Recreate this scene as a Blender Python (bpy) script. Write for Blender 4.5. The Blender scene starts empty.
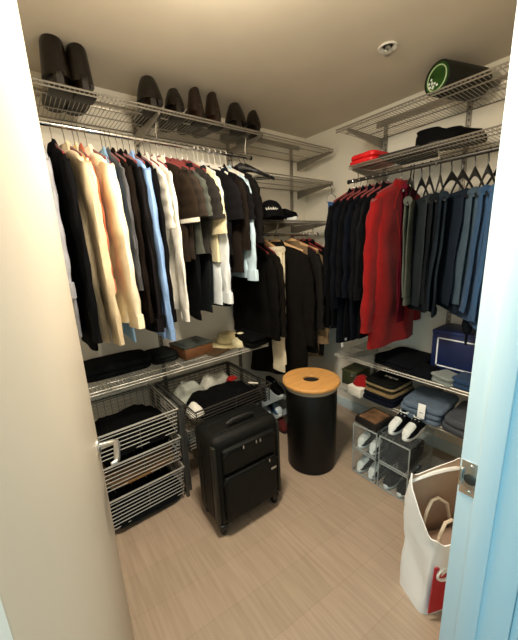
import bpy, bmesh, math, random
from mathutils import Vector, Matrix, noise
PI = math.pi
S = bpy.context.scene
COL = S.collection
random.seed(7)

# ---------------------------------------------------------------- camera
cam_data = bpy.data.cameras.new('camera')
cam = bpy.data.objects.new('camera', cam_data); COL.objects.link(cam)
cam_data.sensor_fit = 'HORIZONTAL'; cam_data.sensor_width = 36.0
cam_data.lens = 308.4 / 518 * 36; cam_data.clip_start = 0.02
cam.matrix_world = Matrix(((0.61615441, -0.15484649, 0.77225404, 0.0),
                           (0.7864372, 0.17478864, -0.59242338, 0.0),
                           (-0.04324655, 0.97235359, 0.22947383, 1.5),
                           (0, 0, 0, 1)))
S.camera = cam
# ---------------------------------------------------------------- world, lights, exposure
S.view_settings.view_transform = 'Standard'; S.view_settings.look = 'None'
S.view_settings.gamma = 1.0; S.view_settings.exposure = 0.0; S.view_settings.use_curve_mapping = False
W = bpy.data.worlds.new('world'); S.world = W; W.use_nodes = True
W.node_tree.nodes['Background'].inputs[0].default_value = (0.55, 0.86, 1.0, 1)
W.node_tree.nodes['Background'].inputs[1].default_value = 0.40

def area(name, loc, target, size, sy, power, color, shape='RECTANGLE'):
    l = bpy.data.lights.new(name, 'AREA'); l.shape = shape; l.size = size; l.size_y = sy
    l.energy = power; l.color = color
    o = bpy.data.objects.new(name, l); COL.objects.link(o); o.location = loc
    o.rotation_euler = (Vector(target) - Vector(loc)).to_track_quat('-Z', 'Y').to_euler()
    return o
area('added_hall_fill', (0.50, -1.25, 1.55), (-0.6, 1.4, 0.7), 1.1, 1.5, 25, (0.27, 0.78, 1.0))  # cool fill light added in the hall for assumed daylight; no window is modelled
pl = bpy.data.lights.new('assumed_ceiling_lamp_light', 'POINT'); pl.energy = 15; pl.color = (1.0, 0.88, 0.70); pl.shadow_soft_size = .09  # warm glow of an assumed ceiling lamp that stays out of view
plo = bpy.data.objects.new('assumed_ceiling_lamp_light', pl); COL.objects.link(plo); plo.location = (-0.84, 0.55, 2.20)
area('assumed_ceiling_downlight', (-0.84, 0.55, 2.315), (-0.84, 0.55, 0), 0.28, 0.28, 29, (1.0, 0.89, 0.73), 'DISK')  # downward share of the same assumed, unseen lamp

# ---------------------------------------------------------------- helpers
def lin(c):
    if isinstance(c, str):
        c = [int(c[i:i + 2], 16) / 255 for i in (0, 2, 4)]
    return tuple((x / 12.92 if x <= .04045 else ((x + .055) / 1.055) ** 2.4) for x in c[:3]) + (1,)
MATS = {}
def mat(name, col, rough=.6, metal=0, var=.12, scale=30, bump=0, bscale=None, sheen=0, spec=.5, emit=None, stretch=None):
    if name in MATS: return MATS[name]
    m = bpy.data.materials.new(name); m.use_nodes = True
    nt = m.node_tree; b = nt.nodes['Principled BSDF']
    c = lin(col)
    b.inputs['Roughness'].default_value = rough; b.inputs['Metallic'].default_value = metal
    b.inputs['Specular IOR Level'].default_value = spec
    if sheen: b.inputs['Sheen Weight'].default_value = sheen
    tc = nt.nodes.new('ShaderNodeTexCoord'); src = tc.outputs['Object']
    if stretch:
        mp = nt.nodes.new('ShaderNodeMapping'); mp.inputs['Scale'].default_value = stretch
        nt.links.new(src, mp.inputs[0]); src = mp.outputs[0]
    n = nt.nodes.new('ShaderNodeTexNoise'); n.inputs['Scale'].default_value = scale; n.inputs['Detail'].default_value = 4
    nt.links.new(src, n.inputs['Vector'])
    r = nt.nodes.new('ShaderNodeValToRGB')
    r.color_ramp.elements[0].position = .3; r.color_ramp.elements[1].position = .7
    r.color_ramp.elements[0].color = tuple(x * (1 - var) for x in c[:3]) + (1,)
    r.color_ramp.elements[1].color = tuple(min(1, x * (1 + var)) for x in c[:3]) + (1,)
    nt.links.new(n.outputs['Fac'], r.inputs[0]); nt.links.new(r.outputs[0], b.inputs['Base Color'])
    if bump:
        n2 = nt.nodes.new('ShaderNodeTexNoise'); n2.inputs['Scale'].default_value = bscale or scale * 4
        nt.links.new(src, n2.inputs['Vector'])
        bp = nt.nodes.new('ShaderNodeBump'); bp.inputs['Strength'].default_value = bump; bp.inputs['Distance'].default_value = .004
        nt.links.new(n2.outputs['Fac'], bp.inputs['Height']); nt.links.new(bp.outputs[0], b.inputs['Normal'])
    if emit:
        b.inputs['Emission Color'].default_value = lin(emit[0]); b.inputs['Emission Strength'].default_value = emit[1]
    MATS[name] = m
    return m
def fab(col, rough=.9):
    dark = max(int(col[i:i + 2], 16) for i in (0, 2, 4)) < 90
    return mat('fabric_' + col, col, rough, 0, .10, 22, .25, 160, 0 if dark else .08, .06 if dark else .2)

class B:
    def __init__(s): s.bm = bmesh.new()
    def box(s, c, d, rot=None, bevel=0, seg=2):
        t = bmesh.new()
        bmesh.ops.create_cube(t, size=1)
        for v in t.verts: v.co = Vector((v.co.x * d[0], v.co.y * d[1], v.co.z * d[2]))
        if bevel: bmesh.ops.bevel(t, geom=t.edges[:], offset=bevel, segments=seg, affect='EDGES', profile=.5)
        M = Matrix.Translation(c) @ (rot.to_4x4() if rot else Matrix())
        s.merge(t, M); return s
    def merge(s, t, M=Matrix()):
        mp = {}
        for v in t.verts: mp[v] = s.bm.verts.new(M @ v.co)
        for f in t.faces:
            try: s.bm.faces.new([mp[v] for v in f.verts])
            except ValueError: pass
        t.free()
    def loft(s, rings, cap0=True, cap1=True, closed=True):
        R = [[s.bm.verts.new(p) for p in r] for r in rings]
        n = len(R[0])
        for a, b in zip(R, R[1:]):
            for i in range(n if closed else n - 1):
                j = (i + 1) % n
                s.bm.faces.new((a[i], a[j], b[j], b[i]))
        if closed and cap0: s.bm.faces.new(R[0][::-1])
        if closed and cap1: s.bm.faces.new(R[-1])
        return s
    def tube(s, pts, r, n=6, closed=False, cap=True):
        pts = [Vector(p) for p in pts]; rings = []
        m = len(pts); up = None
        for i, p in enumerate(pts):
            if closed: d = pts[(i + 1) % m] - pts[i - 1]
            else: d = pts[min(i + 1, m - 1)] - pts[max(i - 1, 0)]
            d.normalize()
            if up is None: up = Vector((0, 0, 1)) if abs(d.z) < .9 else Vector((1, 0, 0))
            x = d.cross(up)
            if x.length < 1e-4: x = d.cross(Vector((1, .3, 0)))
            x.normalize(); y = x.cross(d); up = y
            rr = r[i] if isinstance(r, (list, tuple)) else r
            rings.append([p + (x * math.cos(2 * PI * k / n) + y * math.sin(2 * PI * k / n)) * rr for k in range(n)])
        if closed: rings.append(rings[0]); s.loft(rings, False, False); 
        else: s.loft(rings, cap, cap)
        return s
    def rod(s, a, b, r, n=5): return s.tube([a, b], r, n)
    def lathe(s, prof, c=(0, 0, 0), n=36, axis='z'):
        rings = []
        for r, h in prof:
            ring = []
            for k in range(n):
                a = 2 * PI * k / n; u, v = r * math.cos(a), r * math.sin(a)
                if axis == 'z': q = (c[0] + u, c[1] + v, c[2] + h)
                elif axis == 'y': q = (c[0] + u, c[1] + h, c[2] - v)
                else: q = (c[0] + h, c[1] + u, c[2] + v)
                ring.append(q)
            rings.append(ring)
        return s.loft(rings)
    def prism(s, poly, off):
        a = [Vector(p) for p in poly]; o = Vector(off)
        return s.loft([a, [p + o for p in a]])
    def build(s, name, m, parent=None, smooth=True, angle=40):
        bmesh.ops.remove_doubles(s.bm, verts=s.bm.verts, dist=1e-6)
        bmesh.ops.recalc_face_normals(s.bm, faces=s.bm.faces)
        me = bpy.data.meshes.new(name); s.bm.to_mesh(me); s.bm.free()
        me.materials.append(m)
        if smooth:
            me.polygons.foreach_set('use_smooth', [True] * len(me.polygons))
            me.set_sharp_from_angle(angle=math.radians(angle))
        o = bpy.data.objects.new(name, me); COL.objects.link(o)
        if parent: o.parent = parent
        return o
def tag(o, label, cat, group=None):
    o['label'] = label; o['category'] = cat
    if group: o['group'] = group
    return o
def thing(name, label, cat, loc=(0, 0, 0), rz=0, group=None):
    o = bpy.data.objects.new(name, None); COL.objects.link(o)
    o.empty_display_size = .05
    o.location = loc; o.rotation_euler = (0, 0, rz)
    return tag(o, label, cat, group)
def struct(o, label=None):
    o['kind'] = 'structure'
    if label: o['label'] = label
    return o
def sgnpow(x, e): return math.copysign(abs(x) ** e, x)
def super_ring(c, a, b, z, n=28, e=.5):
    return [Vector((c[0] + a * sgnpow(math.cos(2 * PI * k / n), e), c[1] + b * sgnpow(math.sin(2 * PI * k / n), e), z)) for k in range(n)]
def lerp_prof(prof, t):
    for (t0, v0), (t1, v1) in zip(prof, prof[1:]):
        if t <= t1: 
            u = 0 if t1 == t0 else (t - t0) / (t1 - t0)
            return v0 + (v1 - v0) * max(0, u)
    return prof[-1][1]

# ---------------------------------------------------------------- materials
M_wall = mat('painted_wall', 'efe9da', .85, 0, .02, 3, .05, 220)
M_ceil = mat('ceiling_paint', 'd6ccba', .9, 0, .03, 4, .08, 150)
M_trim = mat('white_gloss_daylight_tint', 'd0e2e7', .35, 0, .01, 3)  # white trim; the cool cast of the hall daylight is mixed into its colour
M_door = mat('door_paint', 'd9cebb', .4, 0, .015, 3)
M_steel = mat('platinum_wire', 'a39d92', .38, .7, .08, 40)
M_wire = mat('wire_silver', 'd2cfc6', .35, .45, .05, 40)
M_chrome = mat('chrome', 'd8d8d6', .15, 1, .03, 20)
M_nickel = mat('satin_nickel', 'cfcfcb', .28, .9, .03, 20)
M_dkmetal = mat('dark_rail_metal', '4c4a46', .4, .7, .05, 20)
M_velvet = mat('dark_red_velvet', '801614', .8, 0, .2, 60, sheen=.3)
M_blackpl = mat('black_plastic', '101012', .4, 0, .1, 20)
M_whitepl = mat('white_plastic', 'e4e0d6', .4, 0, .04, 20)
M_woodh = mat('hanger_wood', 'c49a6a', .5, 0, .2, 10, stretch=(3, 3, 20))
M_bamboo = mat('bamboo', 'd09a58', .45, 0, .12, 6, stretch=(14, 1, 1))
M_black = mat('black_lacquer', '070808', .42, 0, .1, 10, spec=.3)
M_suit = mat('black_nylon', '090a08', .6, 0, .2, 60, .3, 400, 0, .25)
M_rubber = mat('black_rubber', '0a0a0a', .6, 0, .1, 30)
M_leather = mat('dark_brown_leather', '120c07', .28, 0, .25, 9, .08, 120)
M_brown = mat('brown_leather', '22140a', .36, 0, .25, 9, .08, 120)
M_sole = mat('shoe_sole_black', '15110d', .6, 0, .1, 20)
M_wsole = mat('shoe_sole_white', 'e6ebea', .5, 0, .03, 20)

def floor_mat():
    m = bpy.data.materials.new('wood_look_planks'); m.use_nodes = True; nt = m.node_tree; b = nt.nodes['Principled BSDF']
    tc = nt.nodes.new('ShaderNodeTexCoord'); mp = nt.nodes.new('ShaderNodeMapping')
    mp.inputs['Rotation'].default_value = (0, 0, math.radians(-84)); nt.links.new(tc.outputs['Object'], mp.inputs[0])
    br = nt.nodes.new('ShaderNodeTexBrick'); nt.links.new(mp.outputs[0], br.inputs['Vector'])
    br.inputs['Scale'].default_value = 1; br.inputs['Brick Width'].default_value = 1.25; br.inputs['Row Height'].default_value = .19
    br.inputs['Mortar Size'].default_value = .0006; br.offset = .37
    br.inputs['Color1'].default_value = lin('b39e8a'); br.inputs['Color2'].default_value = lin('ac9a85'); br.inputs['Mortar'].default_value = lin('95836c')
    mp2 = nt.nodes.new('ShaderNodeMapping'); mp2.inputs['Rotation'].default_value = (0, 0, math.radians(-84)); mp2.inputs['Scale'].default_value = (1.5, 30, 1)
    nt.links.new(tc.outputs['Object'], mp2.inputs[0])
    n = nt.nodes.new('ShaderNodeTexNoise'); n.inputs['Scale'].default_value = 2.2; n.inputs['Detail'].default_value = 7; nt.links.new(mp2.outputs[0], n.inputs['Vector'])
    rp = nt.nodes.new('ShaderNodeValToRGB'); rp.color_ramp.elements[0].color = (.85, .84, .83, 1); rp.color_ramp.elements[1].color = (1.06, 1.06, 1.06, 1)
    rp.color_ramp.elements[0].position = .3; rp.color_ramp.elements[1].position = .7
    nt.links.new(n.outputs['Fac'], rp.inputs[0])
    mx = nt.nodes.new('ShaderNodeMix'); mx.data_type = 'RGBA'; mx.blend_type = 'MULTIPLY'; mx.inputs[0].default_value = 1
    nt.links.new(br.outputs['Color'], mx.inputs[6]); nt.links.new(rp.outputs[0], mx.inputs[7]); nt.links.new(mx.outputs[2], b.inputs['Base Color'])
    b.inputs['Roughness'].default_value = .42
    return m
M_floor = floor_mat()
def clear_mat():
    m = bpy.data.materials.new('clear_plastic'); m.use_nodes = True; nt = m.node_tree
    nt.nodes.remove(nt.nodes['Principled BSDF'])
    t = nt.nodes.new('ShaderNodeBsdfTransparent'); t.inputs[0].default_value = (.97, .985, .99, 1)
    g = nt.nodes.new('ShaderNodeBsdfPrincipled'); g.inputs['Base Color'].default_value = (.75, .8, .82, 1); g.inputs['Roughness'].default_value = .12
    x = nt.nodes.new('ShaderNodeMixShader'); x.inputs[0].default_value = .035
    nt.links.new(t.outputs[0], x.inputs[1]); nt.links.new(g.outputs[0], x.inputs[2]); nt.links.new(x.outputs[0], nt.nodes['Material Output'].inputs[0])
    return m
M_clear = clear_mat()
M_frost = mat('frosted_plastic_edge', '9aa3a4', .3, 0, .05, 20)

# ---------------------------------------------------------------- setting
XL, YB, XF, YR, H = -2.10, 2.22, -0.222, -0.20, 2.415
struct(B().box(((XL + 1.4) / 2, .3, -.05), (3.8, 4.2, .1)).build('floor', M_floor), 'beige wood-look plank floor')
struct(B().box(((XL + XF) / 2 - .05, 1.0, H + .05), (XF - XL + .3, 2.8, .1)).build('ceiling', M_ceil), 'plain ceiling over the closet')
struct(B().box((XL - .05, 1.0, H / 2), (.1, 2.7, H)).build('wall_left', M_wall), 'white closet wall behind the shirts')
struct(B().box(((XL + XF) / 2, YB + .05, H / 2), (XF - XL + .2, .1, H)).build('wall_back', M_wall), 'white closet wall behind the jeans')
struct(B().box(((XL + XF) / 2, YR - .05, H / 2), (XF - XL + .2, .1, H)).build('wall_right', M_wall), 'closet wall behind the open door')
JY, HY, XH, DH = 0.80, -0.043, -0.088, 2.16
wf = B()
wf.box(((XF + XH) / 2, (JY + .02 + YB) / 2, H / 2), (XH - XF, YB - JY - .02, H))
wf.box(((XF + XH) / 2, (HY - .02 + YR - .5) / 2, H / 2), (XH - XF, HY - .02 - YR + .5, H))
wf.box(((XF + XH) / 2, (JY + HY) / 2, (DH + .02 + H) / 2), (XH - XF, JY - HY + .04, H - DH - .02))
struct(wf.build('wall_front', M_wall), 'wall with the doorway')
# strike-side jamb with stop and casing
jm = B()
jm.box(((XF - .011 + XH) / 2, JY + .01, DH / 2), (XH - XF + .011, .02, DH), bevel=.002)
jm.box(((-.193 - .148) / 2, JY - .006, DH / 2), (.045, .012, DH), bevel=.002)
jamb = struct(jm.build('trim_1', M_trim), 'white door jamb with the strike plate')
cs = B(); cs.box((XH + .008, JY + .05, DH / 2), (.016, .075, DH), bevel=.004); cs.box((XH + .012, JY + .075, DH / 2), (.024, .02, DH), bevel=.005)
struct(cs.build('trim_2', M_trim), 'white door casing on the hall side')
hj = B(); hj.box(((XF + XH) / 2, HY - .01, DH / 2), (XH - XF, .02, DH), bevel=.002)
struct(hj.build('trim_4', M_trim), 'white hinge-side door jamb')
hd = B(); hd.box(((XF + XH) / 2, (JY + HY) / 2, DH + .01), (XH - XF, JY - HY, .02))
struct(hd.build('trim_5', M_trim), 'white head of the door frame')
# strike plate (part of the jamb)
sp = B(); zc = .915
sp.box((-.209, JY - .001, zc), (.040, .003, .095), bevel=.001)
sp.box((-.2265, JY - .004, zc), (.008, .011, .05), bevel=.002)
spo = sp.build('strike_plate', M_chrome, jamb); spo['label'] = 'chrome strike plate'
B().lathe([(.0, -.0035), (.0135, -.0035), (.0145, -.0028), (.0145, 0)], (-.207, JY - .001, zc), 20, 'y').build('latch_hole', M_dkmetal, spo)
for dz in (-.037, .037):
    B().lathe([(.0, -.0035), (.004, -.0035), (.005, -.002), (.005, 0)], (-.207, JY - .001, zc + dz), 12, 'y').build('screw', M_nickel, spo)
# baseboards
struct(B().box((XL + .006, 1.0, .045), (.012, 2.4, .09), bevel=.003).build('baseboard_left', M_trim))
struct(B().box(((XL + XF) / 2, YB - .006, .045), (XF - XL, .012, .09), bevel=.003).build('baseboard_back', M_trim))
# hall outside the doorway (behind the viewer)
struct(B().box((.75, JY + 1.45, H / 2), (1.66, .1, H)).build('wall_hall', M_wall), 'hall wall beyond the doorway')

# the open door: hinge at (XF, HY), free edge at (-1.056, .116)
hx, hy, ex, ey = XF, HY, -1.056, .116
dl = math.hypot(ex - hx, ey - hy); da = math.atan2(ey - hy, ex - hx)
door = B().box((dl / 2, .0175, DH / 2 + .004), (dl, .035, DH - .008), bevel=.003).build('door_1', M_door)
door.location = (hx, hy, 0); door.rotation_euler = (0, 0, da); struct(door, 'white slab door standing open')
# local +x towards the free edge; local -y is the visible face (rotated ~168 deg)
hl = B(); zc = .915; bx = dl - .06
hl.lathe([(0, -.008), (.022, -.008), (.026, -.005), (.026, 0)], (bx, 0, zc), 24, 'y')
hl.tube([(bx, 0, zc), (bx, -.045, zc), (bx - .006, -.053, zc), (bx - .02, -.055, zc), (bx - .10, -.052, zc), (bx - .112, -.048, zc), (bx - .116, -.036, zc)], [.01, .0095, .0095, .0095, .0085, .008, .006], 10)
hb = hl.build('door_handle', M_nickel, door); hb['label'] = 'satin nickel lever handle'
B().box((dl + .0005, .0175, zc), (.002, .025, .057), bevel=.0006).build('latch_plate', M_nickel, door)

# assumed ceiling lamp (out of frame, added to light the closet)
lamp = thing('assumed_ceiling_light', 'assumed round flush ceiling light with a warm glass dome near the door', 'ceiling light', (-.84, .55, H))
B().lathe([(0, 0), (.16, 0), (.165, -.012), (.155, -.03), (0, -.03)], (0, 0, 0), 40).build('base', M_whitepl, lamp)
B().lathe([(.15, -.03), (.145, -.05), (.11, -.075), (.05, -.088), (0, -.09)], (0, 0, 0), 40).build('dome', mat('lamp_glass', 'fff2dc', .4, 0, .01, 3, emit=('ffe0b0', 6.0)), lamp)

# sprinkler
sk = thing('fire_sprinkler', 'white round recessed sprinkler head on the ceiling above the jeans', 'sprinkler', (-.97, 1.60, H))
B().lathe([(.022, 0), (.043, 0), (.046, -.004), (.042, -.009), (.03, -.006), (.024, 0)], (0, 0, 0), 32).build('escutcheon', M_whitepl, sk)
h = B(); h.lathe([(.0, 0), (.013, 0), (.013, -.012), (.008, -.016), (0, -.016)], (0, 0, 0), 16)
for s in (-1, 1): h.tube([(s * .010, 0, -.010), (s * .013, 0, -.022), (s * .004, 0, -.034)], .0028, 6)
h.lathe([(0, -.034), (.014, -.034), (.014, -.037), (0, -.037)], (0, 0, 0), 16)
h.build('sprinkler_head', M_nickel, sk)

# ---------------------------------------------------------------- wire shelving
RA, RB = PI / 2, 0.0          # local x along the wall, local y towards the wall
def wire_shelf(label, loc, rz, L, D, brackets, m=M_steel, pitch=.019, lip=True, group=None):
    e = thing('wire_shelf', label, 'shelf', loc, rz, group)
    w = B(); n = int(L / pitch)
    for i in range(n + 1):
        x = L * i / n
        w.rod((x, 0, 0), (x, D, 0), .0017, 4)
        if lip: w.rod((x, 0, 0), (x, -.001, -.012), .0014, 4)
    w.build('deck_wires', m, e)
    r = B()
    r.rod((0, 0, .003), (L, 0, .003), .0042, 6)
    if lip: r.rod((0, -.001, -.013), (L, -.001, -.013), .0032, 6)
    for y in (.24, .62): r.rod((0, D * y, -.004), (L, D * y, -.004), .0032, 6)
    r.rod((0, D - .004, -.003), (L, D - .004, -.003), .0036, 6)
    r.build('support_rails', m, e)
    for x in brackets:
        k = B()
        k.prism([(x - .006, .004, -.006), (x - .006, .004, -.022), (x - .006, D - .012, -.075), (x - .006, D - .012, -.006)], (.012, 0, 0))
        k.build('bracket', m, e)
    return e
SX = -1.70                                   # front line of the shirt-side shelves
wire_shelf('long wire shelf near the ceiling carrying the dark shoes', (SX, -.02, 2.21), RA, 1.415, .395, (.74, 1.405))
wire_shelf('empty wire shelf beside the shoe shelf close to the ceiling', (SX, 1.405, 2.21), RA, .70, .395, (.69,))
wire_shelf('bare wire shelf midway between ceiling and the black cap', (SX, 1.405, 1.975), RA, .70, .395, (.69,))
wire_shelf('small wire shelf holding the black cap and dark sneakers', (SX, 1.30, 1.675), RA, .74, .395, (.36, .73))
wire_shelf('low wire shelf under the hanging shirts with box and hat', (SX, -.02, .80), RA, 1.40, .395, (.74, 1.39), M_wire)
wire_shelf('wire shelf near the ceiling carrying the round green-ended case', (-1.433, 1.80, 2.215), RB, 1.20, .415, (.085, 1.19))
wire_shelf('wire shelf above the jeans with red bundle and black slippers', (-1.325, 1.80, 1.975), RB, 1.09, .415, (.02, 1.08))
wire_shelf('low wire shelf holding the navy box and black folded clothes', (-1.42, 1.80, .685), RB, 1.19, .415, (.10, .63, 1.18), M_wire)
wire_shelf('lowest wire shelf holding the folded jeans with a white tag', (-1.40, 1.80, .425), RB, 1.17, .415, (.08, .61, 1.16), M_wire)

def standard(label, loc, rz, z0, z1, group=None):
    e = thing('wall_standard', label, 'shelf upright', (loc[0], loc[1], z0), rz, group)
    b = B(); h = z1 - z0
    b.box((0, -.0015, h / 2), (.025, .003, h))
    for s in (-1, 1): b.box((s * .011, -.008, h / 2), (.003, .013, h))
    b.build('channel', M_steel, e)
    sl = B(); n = min(80, int(h / .032))
    for i in range(n): sl.box((0, -.0035, (i + .5) * h / n), (.006, .002, .014))
    sl.build('slots', M_dkmetal, e)
    return e
standard('metal wall upright behind the middle of the shirts', (XL + .001, .72, 0), RA, .25, 2.32)
standard('metal wall upright behind the shirts at the end of the shoe shelf', (XL + .001, 1.385, 0), RA, .06, 2.32)
standard('metal wall upright above the low coat rod', (XL + .001, 2.03, 0), RA, .55, 2.32)
standard('metal wall upright behind the dark suits', (-1.325, YB - .001, 0), RB, .33, 2.31)
standard('metal wall upright behind the grey jeans', (-.81, YB - .001, 0), RB, .33, 2.31)
t = thing('hang_track', 'horizontal metal track at the top of the shirt wall', 'track', (XL + .001, .05, 2.32), RA)
B().box((1.04, -.006, 0), (2.08, .012, .035), bevel=.002).build('rail', M_steel, t)
t = thing('hang_track', 'horizontal metal track behind the round green-ended case', 'track', (-1.40, YB - .001, 2.305), RB)
B().box((.575, -.006, 0), (1.15, .012, .035), bevel=.002).build('rail', M_steel, t)

def closet_rod(label, loc, rz, L, holders, up, m=M_chrome):
    e = thing('closet_rod', label, 'clothes rod', loc, rz)
    B().rod((0, 0, 0), (L, 0, 0), .0115, 14).build('bar', m, e)
    for x in (0, L): B().rod((x - .006, 0, 0), (x + .006, 0, 0), .0135, 14).build('end_cap', M_blackpl, e)
    for x in holders:
        k = B(); k.tube([(x, .0, up), (x, .018, up * .5), (x, .016, 0), (x, 0, -.0155), (x, -.014, -.006)], .004, 6)
        k.build('holder', M_steel, e)
    return e
closet_rod('chrome rod under the shoe shelf carrying the shirts', (-1.80, .0, 2.083), RA, 1.37, (.74, 1.34), .12)
closet_rod('low chrome rod under the black cap carrying coats', (-1.80, 1.30, 1.585), RA, .73, (.30, .70), .085)
closet_rod('dark rod under the red bundle carrying suits and jeans', (-1.375, 1.87, 1.90), RB, 1.14, (.06, .56, 1.12), .07, M_dkmetal)

# ---------------------------------------------------------------- hangers and garments
HOOK = {}
def hanger(kind, label, loc, rz, stem, group, half=.20, tilt=0, drop=.075):
    """local x along the rod, local -y towards the viewer's side; origin on the rod axis"""
    e = thing('clothes_hanger', label, 'hanger', loc, rz + tilt, group)
    rr = .0135
    pts = [(0, rr * math.cos(a), rr * math.sin(a)) for a in [math.radians(d) for d in (200, 160, 120, 90, 60, 30, 0, -25)]]
    pts += [(0, .004, -.028), (0, 0, -.038), (0, 0, -stem)]
    mh = {'velvet': M_chrome, 'white': M_whitepl, 'wood': M_chrome, 'black': M_blackpl, 'ebony': M_blackpl}[kind]
    ma = {'velvet': M_velvet, 'white': M_whitepl, 'wood': M_woodh, 'black': M_blackpl, 'ebony': M_blackpl}[kind]
    B().tube(pts, .0021 if kind != 'black' else .0035, 6).build('hook', mh, e)
    arm = []
    for k in range(-8, 9):
        u = k / 8; arm.append((0, u * half, -stem - .004 - drop * abs(u) ** 1.25))
    b = B()
    rings = []
    for i, p in enumerate(arm):
        u = abs(p[1] / half); hz = (.011 if kind in ('wood', 'ebony') else .007) + .018 * (1 - u) ** 3; tx = {'wood': .008, 'velvet': .003}.get(kind, .004)
        if kind in ('wood', 'ebony'): tx = .007 + .006 * u
        rings.append([(p[0] + tx * math.cos(2 * PI * k / 8), p[1], p[2] + hz * math.sin(2 * PI * k / 8)) for k in range(8)])
    b.loft(rings); b.build('arms', ma, e)
    B().rod((0, -half + .01, -stem - drop - .003), (0, half - .01, -stem - drop - .003), .0035, 6).build('trouser_bar', ma, e)
    return e

def body_rings(L, a_prof, b_prof, seed, f, n=36, amp=.006, m=26, flare=0):
    rings = []; rnd = random.Random(seed); ph = [rnd.uniform(0, 6.3) for _ in range(4)]
    lean = rnd.uniform(-.012, .012)
    for i in range(m + 1):
        t = i / m; tt = t ** 1.35
        z = -L * tt; d = L * tt
        a = lerp_prof(a_prof, d); b = lerp_prof(b_prof, d)
        k = min(1, max(0, (d - .12) / .35))
        ring = []
        for j in range(n):
            th = 2 * PI * j / n
            s = a * sgnpow(math.cos(th), .75); x = b * sgnpow(math.sin(th), .8)
            fold = amp * k * (math.sin(17 * s + ph[0] + 2 * d) + .7 * math.sin(31 * s + ph[1] - 1.5 * d) + .5 * math.sin(9 * d + ph[2]))
            x += fold + lean * k
            zz = z + (.008 * math.sin(11 * s + ph[3]) * k if i == m else 0)
            nz = noise.noise(Vector((s * 7, d * 6, seed * .37 + (3 if math.sin(th) > 0 else 0))))
            x += nz * b * .55 * min(1, d / .1)
            ring.append(Vector((x, s + .006 * k * math.sin(13 * d + ph[1]) + noise.noise(Vector((d * 8, seed, 0))) * .010 * k, zz)))
        rings.append(ring)
    return rings

def sleeve_rings(sg, y0, z0, L, r0, r1, b, out, sw, seed, m=18, n=18, bend=0):
    rings = []; rnd = random.Random(seed + 77); ph = rnd.uniform(0, 6)
    for i in range(m + 1):
        t = i / m
        y = sg * (y0 + out * math.sin(min(1, t * 1.6) * PI / 2) + bend * t * t)
        z = z0 - L * t
        r = r0 + (r1 - r0) * t; bb = b * (1 - .15 * t)
        x0 = sw * t * t
        wr = .004 * math.sin(9 * t * PI + ph)
        ring = []
        for k in range(n):
            th = 2 * PI * k / n
            nz = noise.noise(Vector((math.cos(th) * 1.3, math.sin(th) * 1.3 + seed * .7, t * 5))) * min(1, t * 6)
            nw = noise.noise(Vector((math.cos(th) * 2.2 + 5, math.sin(th) * 2 + seed, t * 13))) * min(1, t * 6)
            ring.append(Vector((x0 + (bb + wr * .5) * sgnpow(math.sin(th), .8) + nz * .009 * (L > .4), y + (r + wr) * sgnpow(math.cos(th), .8) * (1 if t > .06 else .8) + nz * .012 + nw * .005, z + (.03 * (1 - t) ** 3) * -abs(math.cos(th)))))
        rings.append(ring)
    return rings

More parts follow.
